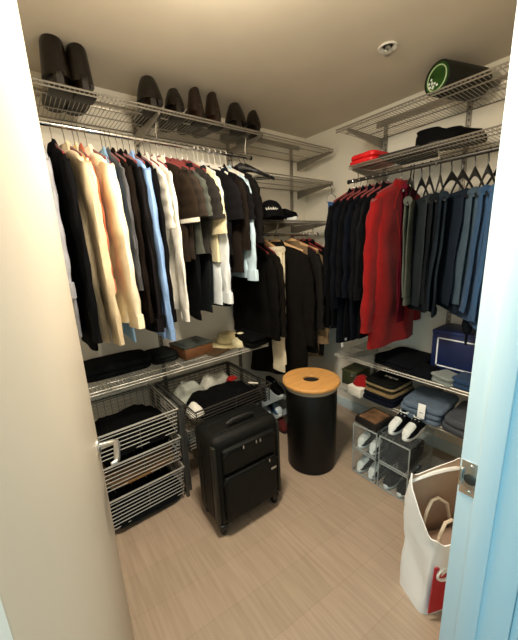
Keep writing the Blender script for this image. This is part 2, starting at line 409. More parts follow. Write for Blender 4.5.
def garment(kind, label, cat, loc, rz, col, zb, seed, stem=.075, half=.21, b=.018, f=-1, sl=None, tilt=0, sw=0, group=None, accent=None, name=None, drop=.075, slr=(.058, .042)):
    """zb: height of the hem above the floor"""
    if col.startswith('#'): m = fab(col[1:])
    else: m = fab(col)
    e = thing(name or kind, label, cat, loc, rz + tilt, group)
    z0 = -stem - .018
    L = loc[2] + z0 - zb
    rnd = random.Random(seed)
    am = fab(accent) if accent else m
    if kind in ('shirt', 'polo_shirt', 't_shirt', 'jacket', 'coat', 'sweater', 'suit_jacket'):
        hw = half
        ap = [(0, .052), (.012, .07), (.03, hw * .62), (.055, hw * .88), (.085, hw), (.16, hw * .99), (.45, hw * .93), (L, hw * (1.0 if kind != 'coat' else 1.08))]
        thick = b * (1.25 if kind in ('jacket', 'coat', 'suit_jacket', 'sweater') else 1)
        bp = [(0, b * .9), (.05, thick), (.25, thick * 1.1), (L, thick)]
        R = body_rings(L, ap, bp, seed, f, amp=b * .33)
        for r in R:
            for v in r: v.z += z0
        g = B(); g.loft(R); g.build('body', m, e)
        # collar
        if kind in ('shirt', 'polo_shirt', 'jacket', 'coat', 'suit_jacket'):
            c = B(); rings = []
            for q, (dz, sc) in enumerate(((-.006, 1.12), (.020, .95), (.030, .92), (.012, 1.18), (-.016, 1.42))):
                rings.append([Vector((b * sc * math.sin(2 * PI * k / 24) + f * .004, .055 * sc * math.cos(2 * PI * k / 24), z0 + dz - .012 * (math.sin(2 * PI * k / 24) * f > .4))) for k in range(24)])
            c.loft(rings, False, False); c.build('collar', am, e)
        else:
            c = B(); c.tube([Vector((b * .95 * math.sin(2 * PI * k / 20), .054 * math.cos(2 * PI * k / 20), z0 + .002)) for k in range(20)], .006, 6, True)
            c.build('neckband', am, e)
        if sl is None: sl = .58 if kind != 't_shirt' and kind != 'polo_shirt' else .22
        short = sl < .35
        for sg in (-1, 1):
            s = B()
            if short: R = sleeve_rings(sg, hw * .88, z0 - .065, sl, .052, .082, b * .8, .045, sw * .3, seed + sg)
            else: R = sleeve_rings(sg, hw * .93, z0 - .075, sl, slr[0], slr[1], b * 1.0, .035, sw, seed + sg, bend=.012)
            s.loft(R); so = s.build('sleeve', m, e)
            if not short and kind == 'shirt':
                end = R[-1]; ctr = sum(end, Vector()) / len(end); cu = B()
                cu.loft([[ctr + (p - ctr) * k + Vector((0, 0, dz)) for p in end] for k, dz in ((1.1, .06), (1.16, .03), (1.14, -.006), (.9, -.006))])
                cu.build('cuff', am, so)
            if short:
                end = R[-1]; ctr = sum(end, Vector()) / len(end); cu = B()
                cu.loft([[ctr + (p - ctr) * k + Vector((0, 0, dz)) for p in end] for k, dz in ((1.03, .018), (1.06, .008), (1.05, -.003), (.9, -.003))])
                cu.build('sleeve_hem', am, so)
        xs = f * (b * 1.28)
        if kind in ('coat', 'suit_jacket'):
            for sg in (-1, 1):
                lp = B()
                zc = z0 - .02
                poly = [(xs, sg * .05, zc), (xs, sg * .085, zc - .07), (xs, sg * .095, zc - .12), (xs, sg * .07, zc - .13), (xs * 1.04, sg * .012, zc - .34), (xs, sg * .005, zc - .33), (xs, sg * .04, zc - .12)]
                lp.prism(poly, (f * .005, 0, 0)); lp.build('lapel', m, e)
            for kz in range(3):
                bt = B(); bt.lathe([(0, 0), (.009, 0), (.009, .004), (0, .004)], (xs + (f * .005 if f > 0 else -.009), .0, z0 - .40 - .11 * kz), 12, 'x')
                bt.build('button', M_blackpl, e)
        elif kind in ('shirt', 'polo_shirt'):
            pk = B(); n = 10; Lp = L * .93 if kind == 'shirt' else .16
            pk.box((f * b * 1.12, 0, z0 - .03 - Lp / 2), (.004, .032, Lp)); pk.build('placket', am, e)
        if 'care tags' in label:
            for q in (-.19, -.15):
                tg = B(); tg.box((xs * .9, q, -L + z0 + .03 + (q + .15)), (.002, .022, .03)); tg.build('care_tag', mat('tag_card', 'f4f6f4', .6, 0, .02, 10), e)
    else:                                   # trousers / jeans folded over the hanger bar
        zt = -stem - drop + .005; L = loc[2] + zt - zb
        for q, (sx, l2) in enumerate(((f, L), (-f, L * .93))):
            g = B()
            hw = half * .88
            ap = [(0, hw), (.2, hw * .98), (L, hw * .86)]
            R = body_rings(l2, ap, [(0, b * .42), (.05, b * .5), (L, b * .5)], seed + q, f, amp=b * .26)
            for r in R:
                for v in r: v.z += zt + .006; v.x += sx * b * .5
            g.loft(R); lg = g.build('leg', m, e)
            if q == 0:
                en = R[-1]; ctr = sum(en, Vector()) / len(en); w = B()
                w.loft([[Vector((ctr.x + (p.x - ctr.x) * k, ctr.y + (p.y - ctr.y) * 1.03, p.z + dz)) for p in en] for k, dz in ((1.15, .035), (1.3, .02), (1.25, -.004), (.8, -.004))])
                w.build('hem', m, lg)
        g = B(); g.rod((0, -hw * .99, zt + .012), (0, hw * .99, zt + .012), b * .95, 12); g.build('fold', m, e)
    return e

def hang(short, kind, rod, u, col, zb, hang_kind='velvet', where='', **kw):
    """rod = 'A' | 'M' | 'C'"""
    seed = abs(hash_s(short))
    if rod == 'A': loc, rz, f = (-1.80, u, 2.083), RA, -1
    elif rod == 'M': loc, rz, f = (-1.80, u, 1.585), RA, -1
    else: loc, rz, f = (u, 1.87, 1.90), RB, 1
    stem = kw.pop('stem', .085 if rod == 'A' else .05)
    dx = kw.pop('dx', 0)
    tilt = kw.pop('tilt', random.Random(seed).uniform(-.05, .05))
    cat = {'t_shirt': 't-shirt', 'polo_shirt': 'polo shirt', 'suit_jacket': 'jacket'}.get(kind, kind.replace('_', ' '))
    grp = {'A': 'clothes on the rod under the shoe shelf', 'M': 'coats on the low rod', 'C': 'clothes on the rod under the red bundle'}[rod]
    garment(kind, short + ' ' + where if where else short, cat, (loc[0] + dx, loc[1], loc[2]), rz, col, zb, seed % 9973, stem=stem, f=f, tilt=tilt, group=grp, **kw)
    colr = {'velvet': 'dark red', 'white': 'white', 'wood': 'wooden', 'black': 'black'}[hang_kind]
    half = (kw.get('half', .21) if not dx else .21) - .012
    hanger(hang_kind, colr + ' hanger holding the ' + short, loc, rz, stem, 'hangers ' + {'A': 'under the shoe shelf', 'M': 'on the low rod', 'C': 'under the red bundle'}[rod], half, tilt, kw.get('drop', .075))
def hash_s(s):
    h = 7
    for ch in s: h = (h * 131 + ord(ch)) % 1000003
    return h

# shirts under the shoe shelf, from the door to the end of the rod
A = [
 ('pale grey shirt beside the open door', 'shirt', .185, '9fa0a6', 1.12, 'velvet', dict(b=.016, half=.19)),
 ('long black coat between pale grey and beige shirts', 'jacket', .235, '0d0d0f', 1.06, 'velvet', dict(b=.018, sl=.80, sw=.0)),
 ('beige jacket beside the long black coat', 'jacket', .285, 'd3bf9c', 1.07, 'velvet', dict(b=.022, sl=.83, sw=.02, tilt=.12, slr=(.07, .055))),
 ('light cream shirt between the beige jacket and the orange shirt', 'shirt', .325, 'e7d6ae', 1.15, 'velvet', dict(b=.012, half=.20)),
 ('orange shirt between two cream shirts', 'shirt', .345, 'b5603c', 1.30, 'velvet', dict(b=.010, half=.15)),
 ('cream long-sleeved shirt with its cuff hanging forward', 'shirt', .378, 'f0e3c4', 1.16, 'velvet', dict(b=.024, sl=.76, sw=.02, tilt=.13, slr=(.08, .06))),
 ('sky blue shirt peeping out below the cream cuff', 'shirt', .446, '8fb9dc', 1.04, 'velvet', dict(b=.012, sl=.5, half=.13)),
 ('grey shirt next to the cream cuff', 'shirt', .464, '55565a', 1.20, 'velvet', dict(b=.011, half=.19)),
 ('dark brown shirt beside the grey shirt', 'shirt', .485, '17110d', 1.15, 'velvet', dict(b=.018, sl=.74)),
 ('black shirt between dark brown and charcoal shirts', 'shirt', .518, '0f0e0e', 1.09, 'velvet', dict(b=.018, sl=.78, tilt=.1)),
 ('charcoal shirt just before the light blue shirt', 'shirt', .548, '1a1719', 1.08, 'velvet', dict(b=.013, sl=.80)),
 ('light blue long shirt among black shirts', 'shirt', .580, '88acdd', 1.045, 'velvet', dict(b=.018, sl=.86, sw=.02)),
 ('black shirt between light blue and white shirts', 'shirt', .615, '0c0b0c', 1.10, 'velvet', dict(b=.015, sl=.76)),
 ('white short-sleeved polo shirt', 'polo_shirt', .655, 'ece8dc', 1.22, 'velvet', dict(b=.014, sl=.30, tilt=.0, half=.19)),
 ('white long-sleeved shirt behind the white polo', 'shirt', .690, 'ede9df', 1.18, 'velvet', dict(b=.011, sl=.78, half=.19)),
 ('dark brown polo with a white edge at the sleeve', 'polo_shirt', .728, '261e17', 1.44, 'velvet', dict(b=.019, sl=.27, tilt=.2)),
 ('brown t-shirt beside the dark brown polo', 't_shirt', .768, '352d27', 1.46, 'velvet', dict(b=.019, sl=.24, tilt=.22)),
 ('grey-green t-shirt beside the brown t-shirt', 't_shirt', .806, '4d5049', 1.48, 'velvet', dict(b=.017, sl=.24, tilt=.2)),
 ('black long trousers below the t-shirts', 'trousers', .838, '111214', 1.09, 'velvet', dict(b=.016, half=.20)),
 ('dark grey t-shirt beside the cream t-shirt', 't_shirt', .874, '2e2b29', 1.47, 'velvet', dict(b=.019, sl=.25, tilt=.2)),
 ('charcoal long trousers below the dark grey t-shirt', 'trousers', .908, '1d2022', 1.11, 'velvet', dict(b=.015, half=.195)),
 ('cream t-shirt with a long sleeve edge', 't_shirt', .950, 'ddd0aa', 1.42, 'white', dict(b=.014, sl=.33)),
 ('white shirt tail beside the cream t-shirt', 'shirt', .975, 'dce3e6', 1.16, 'white', dict(b=.012, sl=.72, half=.19)),
 ('black t-shirt with short sleeves past the white shirt', 't_shirt', 1.012, '151416', 1.46, 'white', dict(b=.019, sl=.25, tilt=.2)),
 ('navy long trousers below the black t-shirt', 'trousers', 1.050, '171c28', 1.13, 'white', dict(b=.018, half=.20)),
 ('black crew t-shirt above the navy trousers', 't_shirt', 1.090, '121113', 1.47, 'white', dict(b=.019, sl=.25, tilt=.2)),
 ('dark brown jacket near the end of the rod', 'jacket', 1.132, '211b17', 1.35, 'white', dict(b=.016, sl=.42)),
 ('pale blue long-sleeved shirt near the black cap', 'shirt', 1.172, 'b8d0dc', 1.32, 'white', dict(b=.016, sl=.60)),
 ('black zip jacket last on the rod beside the cap', 'jacket', 1.218, '141211', 1.46, 'black', dict(b=.02, sl=.38)),
]
for sh, k, u, col, zb, hk, kw in A:
    if 'polo with' in sh: kw['accent'] = 'd8d2c4'
    hang(sh, k, 'A', u, col, zb, hk, '', **kw)
for q, (u, tl) in enumerate(((1.285, .75), (1.325, .95))):
    hanger('ebony', ('empty wide black hanger at the rod end, the one nearer the black zip jacket', 'empty wide black hanger at the very end of the shirt rod')[q], (-1.80, u, 2.083), RA, .06, 'empty black hangers', .19, tl)
Mr = [
 ('black knit sweater first on the low rod', 'sweater', 1.345, '0e0d0c', .88, 'velvet', dict(b=.024, sl=.58, tilt=.05, half=.185)),
 ('black wool cardigan beside the cream coat', 'jacket', 1.405, '14110e', .88, 'velvet', dict(b=.02, sl=.56, half=.195)),
 ('cream trousers draped over a hanger beside the black overcoat', 'trousers', 1.462, 'd9cfb4', .57, 'wood', dict(b=.024, half=.085, dx=.125, tilt=0)),
 ('black overcoat with buttons hanging above the wood-lidded bin', 'coat', 1.570, '151311', .50, 'wood', dict(b=.030, sl=.70, half=.225, tilt=.52)),
 ('olive brown overcoat beside the black overcoat', 'coat', 1.735, '7a6449', .60, 'wood', dict(b=.028, sl=.72, half=.225, tilt=.5)),
 ('charcoal coat behind the olive brown overcoat', 'coat', 1.80, '1f1d1c', .66, 'velvet', dict(b=.024)),
 ('black wool coat near the corner of the closet', 'coat', 1.86, '0d0d0e', .62, 'velvet', dict(b=.022)),
 ('black rain jacket deepest in the corner', 'jacket', 1.930, '0a0a0c', .75, 'velvet', dict(b=.022)),
]
for sh, k, u, col, zb, hk, kw in Mr: hang(sh, k, 'M', u, col, zb, hk, '', **kw)
C = [
 ('black suit jacket first on the rod from the corner', 'suit_jacket', -1.335, '0b0c0f', .93, 'velvet', dict(b=.019, half=.215)),
 ('navy black suit with white care tags', 'suit_jacket', -1.286, '0a0d13', .83, 'velvet', dict(b=.019, half=.22, sl=.66)),
 ('black suit jacket beside the navy black suit', 'suit_jacket', -1.237, '0a0b0e', .88, 'velvet', dict(b=.018, half=.215)),
 ('midnight blue blazer among the black suits', 'suit_jacket', -1.188, '0b0e16', .87, 'velvet', dict(b=.018, half=.215)),
 ('black blazer next to the last black shirt', 'suit_jacket', -1.139, '0c0c0f', .90, 'velvet', dict(b=.018, half=.215)),
 ('black shirt touching the red coat', 'shirt', -1.094, '101012', .95, 'velvet', dict(b=.015)),
 ('bright red long coat', 'coat', -1.012, '7a080a', .86, 'velvet', dict(b=.025, half=.22, sl=.78, tilt=-.1)),
 ('dark maroon trousers between the red coat and the jeans', 'trousers', -.955, '4a0c1a', 1.03, 'black', dict(b=.018, half=.19, tilt=.3)),
]
for sh, k, u, col, zb, hk, kw in C: hang(sh, k, 'C', u, col, zb, hk, '', stem=.06, **kw)
J = [
 ('olive grey trousers nearest the red coat', -.938, '4a4d46', 1.14, 0.35),
 ('charcoal jeans second after the red coat', -.893, '23282c', 1.09, 0.71),
 ('black jeans third after the red coat', -.850, '14171b', 1.11, 0.63),
 ('dark slate jeans fourth after the red coat', -.795, '1b232b', 1.08, 0.55),
 ('black-blue jeans in the middle of the jeans row', -.740, '171f29', 1.12, 0.79),
 ('faded grey jeans with rolled hem in the jeans row', -.690, '3c4b58', 1.13, 0.71),
 ('indigo jeans fourth from the door frame', -.635, '2a4666', 1.08, 0.63),
 ('washed blue jeans third from the door frame', -.580, '2f5075', 1.05, 0.55),
 ('mid blue jeans second from the door frame', -.525, '2b4868', 1.06, 0.79),
 ('dark blue jeans nearest the door frame', -.465, '1d3048', 1.07, 0.71),
]
for sh, u, col, zb, tl in J: hang(sh, 'trousers', 'C', u, col, zb, 'black', '', stem=.075, drop=.135, b=.024, half=.20, tilt=tl, name='jeans')

# ---------------------------------------------------------------- shoes
def sole_pts(L, w, n=28):
    P = []
    for k in range(n):
        a = 2 * PI * k / n; x = math.cos(a); y = math.sin(a)
        wid = w * (.82 + .22 * x - .08 * x * x) * (1.0)
        P.append((L / 2 * sgnpow(x, .85), wid * sgnpow(y, .8)))
    return P
def shoe(kind, label, loc, rz, upper, sole, group, L=.29, w=.048, shaft=0, name=None, toe=None, pitch=0, laces=True, cat='shoe', lean=0, sr=None):
    e = thing(name or 'shoe', label, cat, loc, rz, group)
    e.rotation_euler = (lean, pitch, rz)
    st = .028 if kind == 'sneaker' else .016
    s = B(); P = sole_pts(L, w)
    s.loft([[Vector((x * k, y * k, z)) for x, y in P] for k, z in ((.96, 0), (1.0, .006), (1.0, st * .8), (.97, st))])
    if kind != 'sneaker': s.box((-L * .32, 0, -.0), (L * .28, w * 1.5, .028), bevel=.008)
    s.build('sole', sole, e)
    u = B(); n = 22; rings = []
    for i in range(n + 1):
        t = i / n; x = -L / 2 * .95 + L * .95 * t
        # half width and height along the shoe
        xx = max(-1, min(1, x / (L / 2 * .985)))
        wid = w * .97 * (.82 + .22 * xx - .08 * xx * xx) * (max(1e-3, 1 - abs(xx) ** 5.5)) ** .5
        hh = lerp_prof([(0, .055), (.06, .082), (.18, .088), (.34, .088), (.5, .082), (.64, .066), (.8, .052), (.92, .044), (1, .012)], t)
        if kind == 'sneaker': hh *= .92
        ring = []
        for k in range(15):
            a = PI * k / 14
            ring.append(Vector((x, -wid * sgnpow(math.cos(a), .7), st * .8 + hh * sgnpow(math.sin(a), .75))))
        rings.append(ring)
    u.loft(rings)
    uo = u.build('upper', upper, e)
    if shaft:
        sh = B(); rr = []
        for i in range(9):
            t = i / 8; z = .05 + (shaft - .05) * t
            ra, rb, tp = sr or (.062, .042, .0)
            a = ra - .010 * math.sin(t * PI * .7) - ra * tp * t ** 2.2; b_ = rb - .005 * math.sin(t * PI * .6) - rb * tp * t ** 2.2
            cx = -L * .24 - .008 * t + ra * tp * t ** 2 * .6
            rr.append([Vector((cx + a * math.cos(2 * PI * k / 20), b_ * math.sin(2 * PI * k / 20), z - .012 * t * math.cos(2 * PI * k / 20))) for k in range(20)])
        top = rr[-1]; c = sum(top, Vector()) / 20
        rr.append([c + (p - c) * .93 + Vector((0, 0, .006)) for p in top]); rr.append([c + (p - c) * .82 + Vector((0, 0, .008)) for p in top]); rr.append([c + (p - c) * .72 + Vector((0, 0, -.02)) for p in top])
        sh.loft(rr); so = sh.build('shaft', upper, e)
        if 'pull tab' in label:
            pl = B(); q = -L * .24 - ra * (1 - tp) * .9
            pl.tube([(q, -.006, shaft - .03), (q - .004, -.004, shaft + .006), (q - .004, .004, shaft + .006), (q, .006, shaft - .03)], .0022, 5)
            pl.build('pull_tab', sole, so)
    else:
        op = B(); op.loft([super_ring((-L * .22, 0), .058 * k, .030 * k, z, 20, .9) for k, z in ((1.0, .085), (1.06, .096), (.94, .1), (.8, .07))])
        op.build('collar', toe or upper, e)
    if laces:
        lc = B()
        for q in range(4):
            x = L * (.02 + .06 * q); z = .098 - .009 * q - (.008 if kind == 'sneaker' else 0)
            lc.tube([(x, -.022, z - .006), (x + .006, 0, z + .002), (x, .022, z - .006)], .0028, 5)
        lc.build('laces', toe if toe else sole, e)
    if toe:
        tc = B(); rr = []
        for i in range(8):
            t = .66 + .335 * i / 7; x = -L / 2 * .95 + L * .95 * t
            xx = max(-1, min(1, x / (L / 2 * .985)))
            wid = w * .99 * (.82 + .22 * xx - .08 * xx * xx) * (max(1e-3, 1 - abs(xx) ** 5.5)) ** .5
            hh = lerp_prof([(.5, .082), (.64, .066), (.8, .052), (.92, .044), (1, .012)], t) * .92 + .0025
            rr.append([Vector((x + .002, -wid * .86 * sgnpow(math.cos(a), .7), st * .8 + hh * (.25 + .75 * sgnpow(math.sin(a), .75)) + .001)) for a in [PI * k / 12 for k in range(13)]])
        tc.loft(rr); tc.build('toe_cap', toe, e)
    return e
# dark shoes on the shoe shelf, heels or toes to the front edge (z of the shelf wires 2.212)
zs = 2.213
bg = 'shoes on the shelf near the ceiling'
shoe('boot', 'tall dark leather boot nearest the door, first of the tall pair', (-1.868, .296, zs), PI, M_leather, M_sole, bg, L=.32, w=.064, shaft=.19, name='boot', cat='boot', laces=False, sr=(.072, .060, .14))
shoe('boot', 'tall dark leather boot with a loose lace, second of the tall pair', (-1.868, .385, zs), PI + .06, M_leather, M_sole, bg, L=.32, w=.060, shaft=.185, name='boot', cat='boot', sr=(.070, .055, .14))
shoe('boot', 'glossy dark brown ankle shoe with laces standing after the tall boots', (-1.862, .722, zs), PI - .12, M_leather, M_sole, bg, L=.30, w=.066, shaft=.148, name='ankle_shoe', sr=(.075, .068, .32))
shoe('boot', 'glossy dark brown ankle shoe touching the slim brown boots', (-1.862, .856, zs), PI - .1, M_leather, M_sole, bg, L=.30, w=.056, shaft=.125, name='ankle_shoe', sr=(.07, .055, .32))
shoe('boot', 'slim brown ankle boot with pull tab, nearer the glossy shoes', (-1.86, .977, zs), PI, M_brown, M_sole, bg, L=.29, w=.050, shaft=.16, name='boot', cat='boot', laces=False, sr=(.062, .046, .25))
shoe('boot', 'slim brown ankle boot with pull tab, nearer the last pair', (-1.86, 1.085, zs), PI + .08, M_brown, M_sole, bg, L=.29, w=.050, shaft=.165, name='boot', cat='boot', laces=False, sr=(.062, .045, .3))
shoe('boot', 'dark brown shoe leaning at the end of the shoe shelf', (-1.862, 1.275, zs), PI - .25, M_leather, M_sole, bg, L=.30, w=.066, shaft=.145, name='ankle_shoe', sr=(.075, .068, .36))
shoe('boot', 'last dark brown shoe on the end of the shoe shelf', (-1.862, 1.405, zs), PI - .15, M_leather, M_sole, bg, L=.30, w=.052, shaft=.13, name='ankle_shoe', sr=(.07, .05, .32))

# ---------------------------------------------------------------- folded cloth, boxes
def fold(bm, c, w, d, h, layers, seed, e=.28, sag=.0):
    rnd = random.Random(seed); z = c[2]
    for k in range(layers):
        lh = h / layers; dx, dy = rnd.uniform(-.008, .008), rnd.uniform(-.008, .008)
        ww, dd = w * rnd.uniform(.95, 1), d * rnd.uniform(.95, 1)
        rings = []
        for sc, zz in ((.93, .02), (.99, .22), (1, .5), (.985, .8), (.94, .97), (.75, 1.0), (.4, 1.02)):
            r = super_ring((c[0] + dx, c[1] + dy), ww / 2 * sc, dd / 2 * sc, z + lh * zz, 32, e)
            for v in r:
                nz = noise.noise(Vector((v.x * 9, v.y * 9, seed + k))); v.z += nz * lh * .22 * (zz > .3) - sag * ((v.x - c[0]) / w) ** 2 * 4
                v.x += noise.noise(Vector((v.y * 14, v.z * 9, seed * 3 + k))) * .008; v.y += noise.noise(Vector((v.x * 14, v.z * 9, seed * 5 + k))) * .008
            rings.append(r)
        bm.loft(rings); z += lh
    return bm
def folded(label, loc, rz, w, d, h, layers, col, seed, name='folded_garment', cat='folded clothes', group=None, mats=None):
    e = thing(name, label, cat, loc, rz, group)
    fold(B2 := B(), (0, 0, 0), w, d, h, layers, seed); B2.build('cloth', mats or fab(col), e)
    return e
def heap(label, loc, rz, w, d, h, col, seed, name='crumpled_garment', cat='clothes', group=None, e=.6):
    """crumpled cloth: rounded mound with creases"""
    b = B(); rings = []; n = 40
    for i in range(12):
        t = i / 11; sc = math.cos(t * PI / 2 * .97) ** .55; z = h * t
        r = super_ring((0, 0), w / 2 * sc, d / 2 * sc, z, n, e)
        for v in r:
            q = noise.noise(Vector((v.x * 11 + seed, v.y * 11, v.z * 11))); q2 = noise.noise(Vector((v.x * 26, v.y * 26 + seed, v.z * 20)))
            v.z += (q * .35 + q2 * .15) * h * min(1, t * 2); v.x += q * .012; v.y += q2 * .010
            v.z = max(v.z, 0)
        rings.append(r)
    b.loft(rings); o = b.build(name, fab(col)); o.location = loc; o.rotation_euler = (0, 0, rz)
    return tag(o, label, cat, group)

# low wire shelf under the shirts (top of wires .803)
zl = .806
folded('large dark folded blanket on the low shelf under the beige jacket', (-1.95, .38, zl), RA, .40, .24, .075, 2, '14171a', 3, 'folded_blanket', 'blanket')
folded('black folded sweater beside the wooden box', (-1.95, .66, zl), RA, .18, .22, .05, 2, '1c1f20', 5)
t = thing('wooden_tray', 'brown wooden box with a grey lid on the low shelf', 'box', (-1.90, .86, zl), RA + .12)
B().box((0, 0, .036), (.22, .20, .072), bevel=.006).build('body', mat('brown_card', '6b4426', .6, 0, .15, 18), t)
k = B(); k.box((0, 0, .078), (.225, .205, .012), bevel=.004); k.box((0, 0, .085), (.17, .14, .006), bevel=.002); k.build('lid', mat('grey_lid', '3b403c', .5, 0, .1, 20), t)
folded('thin brown papers under the edge of the wooden box', (-1.80, 1.00, zl), RA + .3, .17, .12, .012, 1, '4a3a2a', 9, 'paper_stack', 'papers')
t = thing('straw_hat', 'tan cloth hat lying beside the black folded sweater', 'hat', (-1.90, 1.155, zl), RA + .2)
B().lathe([(0, .004), (.125, .002), (.14, .008), (.13, .014), (.085, .016), (.083, .02), (.08, .06), (.065, .085), (.03, .095), (0, .096)], (0, 0, 0), 32).build('crown', fab('b9ad84'), t)
B().tube([(.083 * math.cos(a), .083 * math.sin(a), .024) for a in [2 * PI * k / 24 for k in range(24)]], .007, 6, True).build('hat_band', fab('8f855f'), t)
heap('cream crumpled cloth lying against the tan hat', (-1.83, 1.225, zl), RA, .20, .16, .085, 'd8d0ae', 4.3)
folded('black folded knitwear at the end of the low shelf', (-1.80, 1.285, zl), RA + .1, .20, .27, .085, 2, '0d0d0e', 12)

# black cap and dark sneakers on the small shelf (z 1.678)
t = thing('baseball_cap', 'black baseball cap with white stitched lettering on the small shelf', 'cap', (-1.735, 1.47, 1.681), RA - .5)
t.scale = (1.15, 1.15, 1.15)
c = B(); rings = []
for i in range(9):
    a = i / 8 * PI / 2; rings.append([Vector((.085 * math.cos(a) ** .8 * math.cos(2 * PI * k / 28), .095 * math.cos(a) ** .8 * math.sin(2 * PI * k / 28), .115 * math.sin(a))) for k in range(28)])
c.loft(rings[:-1] + [[Vector((0.001 * math.cos(2 * PI * k / 28), .001 * math.sin(2 * PI * k / 28), .115)) for k in range(28)]]); c.build('crown', fab('0e0e10'), t)
c = B(); rr = []
for i in range(2):
    rr.append([Vector((.08 * math.sin(q), -.075 - .085 * math.cos(q) ** .7 * 1.0 if math.cos(q) > 0 else -.075, .012 - .018 * math.sin(q) ** 2 + i * .004)) for q in [(-.5 + k / 20) * PI for k in range(21)]] + [Vector((.05, -.07, .012 + i * .004)), Vector((-.05, -.07, .012 + i * .004))])
c.loft(rr); c.build('brim', fab('121214'), t)
c = B()
for q, (x, h_) in enumerate(((-.036, .012), (-.022, .016), (-.008, .012), (.006, .015), (.020, .012))):
    z = .052; y = -.097 * math.sqrt(max(0, 1 - (x / .09) ** 2)) * .90
    c.tube([(x, y, z), (x - .003, y + .004, z + h_)], .0028, 5); c.tube([(x, y, z), (x + .009, y + .001, z + h_ * .5)], .0024, 5)
c.build('embroidery', fab('d8d6cc'), t)
B().lathe([(0, .118), (.008, .117), (.008, .113), (0, .112)], (0, 0, 0), 12).build('top_button', fab('0e0e10'), t)
M_kshoe = fab('0b0b0d')
shoe('sneaker', 'black sneaker with white marks beside the black cap', (-1.84, 1.60, 1.682), -.35, M_kshoe, M_sole, 'sneakers on the small shelf', L=.28, w=.045, toe=None, name='sneaker', cat='sneaker')
shoe('sneaker', 'black sneaker with white laces further from the black cap', (-1.84, 1.72, 1.682), -.2, M_kshoe, M_wsole, 'sneakers on the small shelf', L=.28, w=.045, name='sneaker', cat='sneaker')

# hanger with blue ties at the corner of the bare shelf
t = thing('tie_hanger', 'clear hanger with blue and white ties at the shelf corner', 'hanger', (-1.695, 2.085, 1.945), RA)
B().tube([(0, -.012, -.005), (0, -.012, .012), (0, 0, .024), (0, .012, .012), (0, .010, -.004), (0, 0, -.02), (0, 0, -.06)], .0025, 6).build('hook', M_blackpl, t)
B().tube([(0, -.0, -.05), (.05, 0, -.075), (.06, 0, -.12), (0, 0, -.145), (-.06, 0, -.12), (-.05, 0, -.075), (0, 0, -.05)], .0035, 6).build('ring', mat('grey_clear_ring', 'a8b0b0', .2, .2, .05, 10), t)
k = B()
for q in range(4): k.box((-.036 + .022 * q, -.004 + .003 * (q % 2), -.155), (.018, .010, .075), bevel=.004)
k.build('ties', mat('blue_white_silk', '3f74b8', .5, 0, .8, 45), t)

# things on the shelf above the jeans
zj = 1.979
t = thing('storage_bag', 'bright red zipped bag on the shelf above the dark suits', 'bag', (-1.235, 1.93, zj), -.05)
fold(k := B(), (0, 0, 0), .19, .26, .062, 2, 21); k.build('cloth', mat('red_nylon', 'd0161a', .5, 0, .1, 12, .2), t)
t = thing('laptop_sleeve', 'flat dark grey case lying between red bag and slippers', 'case', (-1.02, 1.96, zj), .03)
B().box((0, 0, .011), (.24, .28, .022), bevel=.009).build('cover', fab('3b3d3e'), t)
B().tube([(-.12, -.14, .011), (.12, -.14, .011)], .0022, 5).build('zipper', M_blackpl, t)
M_slip = fab('0c0c0d')
shoe('sneaker', 'black slipper lying on the shelf above the jeans, nearer the red bag', (-.83, 1.90, zj), .15, M_slip, M_sole, 'slippers on the shelf above the jeans', L=.24, w=.046, name='slipper', cat='slipper', laces=False)
shoe('sneaker', 'black slipper lying on the shelf above the jeans, nearer the door frame', (-.76, 1.995, zj), .2, M_slip, M_sole, 'slippers on the shelf above the jeans', L=.24, w=.046, name='slipper', cat='slipper', laces=False)
# round case
t = thing('round_case', 'black cylindrical case with a green glowing-looking end lying near the ceiling', 'case', (-.845, 1.855, 2.219 + .078), -.32)
t.scale = (.9, .9, .9)
t['label'] = 'black cylindrical case with a green end disc lying near the ceiling'
B().lathe([(0, .33), (.080, .33), (.086, .323), (.086, .006), (.083, 0), (.076, 0), (.074, .004), (0, .004)], (0, 0, 0), 48, 'y').build('body', mat('black_case', '101310', .42, 0, .1, 20), t)
d = B().lathe([(0, .002), (.075, .002), (.075, .006), (0, .006)], (0, 0, 0), 48, 'y').build('end_disc', mat('green_disc', '1f4a10', .35, 0, .6, 14), t)
B().tube([(.061 * math.cos(a), .001, .061 * math.sin(a)) for a in [2 * PI * k / 40 for k in range(40)]], .0035, 6, True).build('ring', mat('pale_green_ring', 'b9cfa0', .5, 0, .05, 10), d)
k = B()
for q, (x, z, w_, h_) in enumerate(((-.045, -.03, .02, .012), (-.022, -.036, .012, .018), (-.05, -.01, .012, .012), (-.03, -.014, .016, .010), (-.012, -.02, .010, .014), (-.036, .006, .010, .010), (0.004, -.034, .012, .010))):
    k.box((x, .0005, z), (w_, .004, h_), Matrix.Rotation(.5 * q, 3, 'Y'), .001)
k.build('emblem', mat('white_print', 'eef0ea', .5, 0, .02, 10), d)

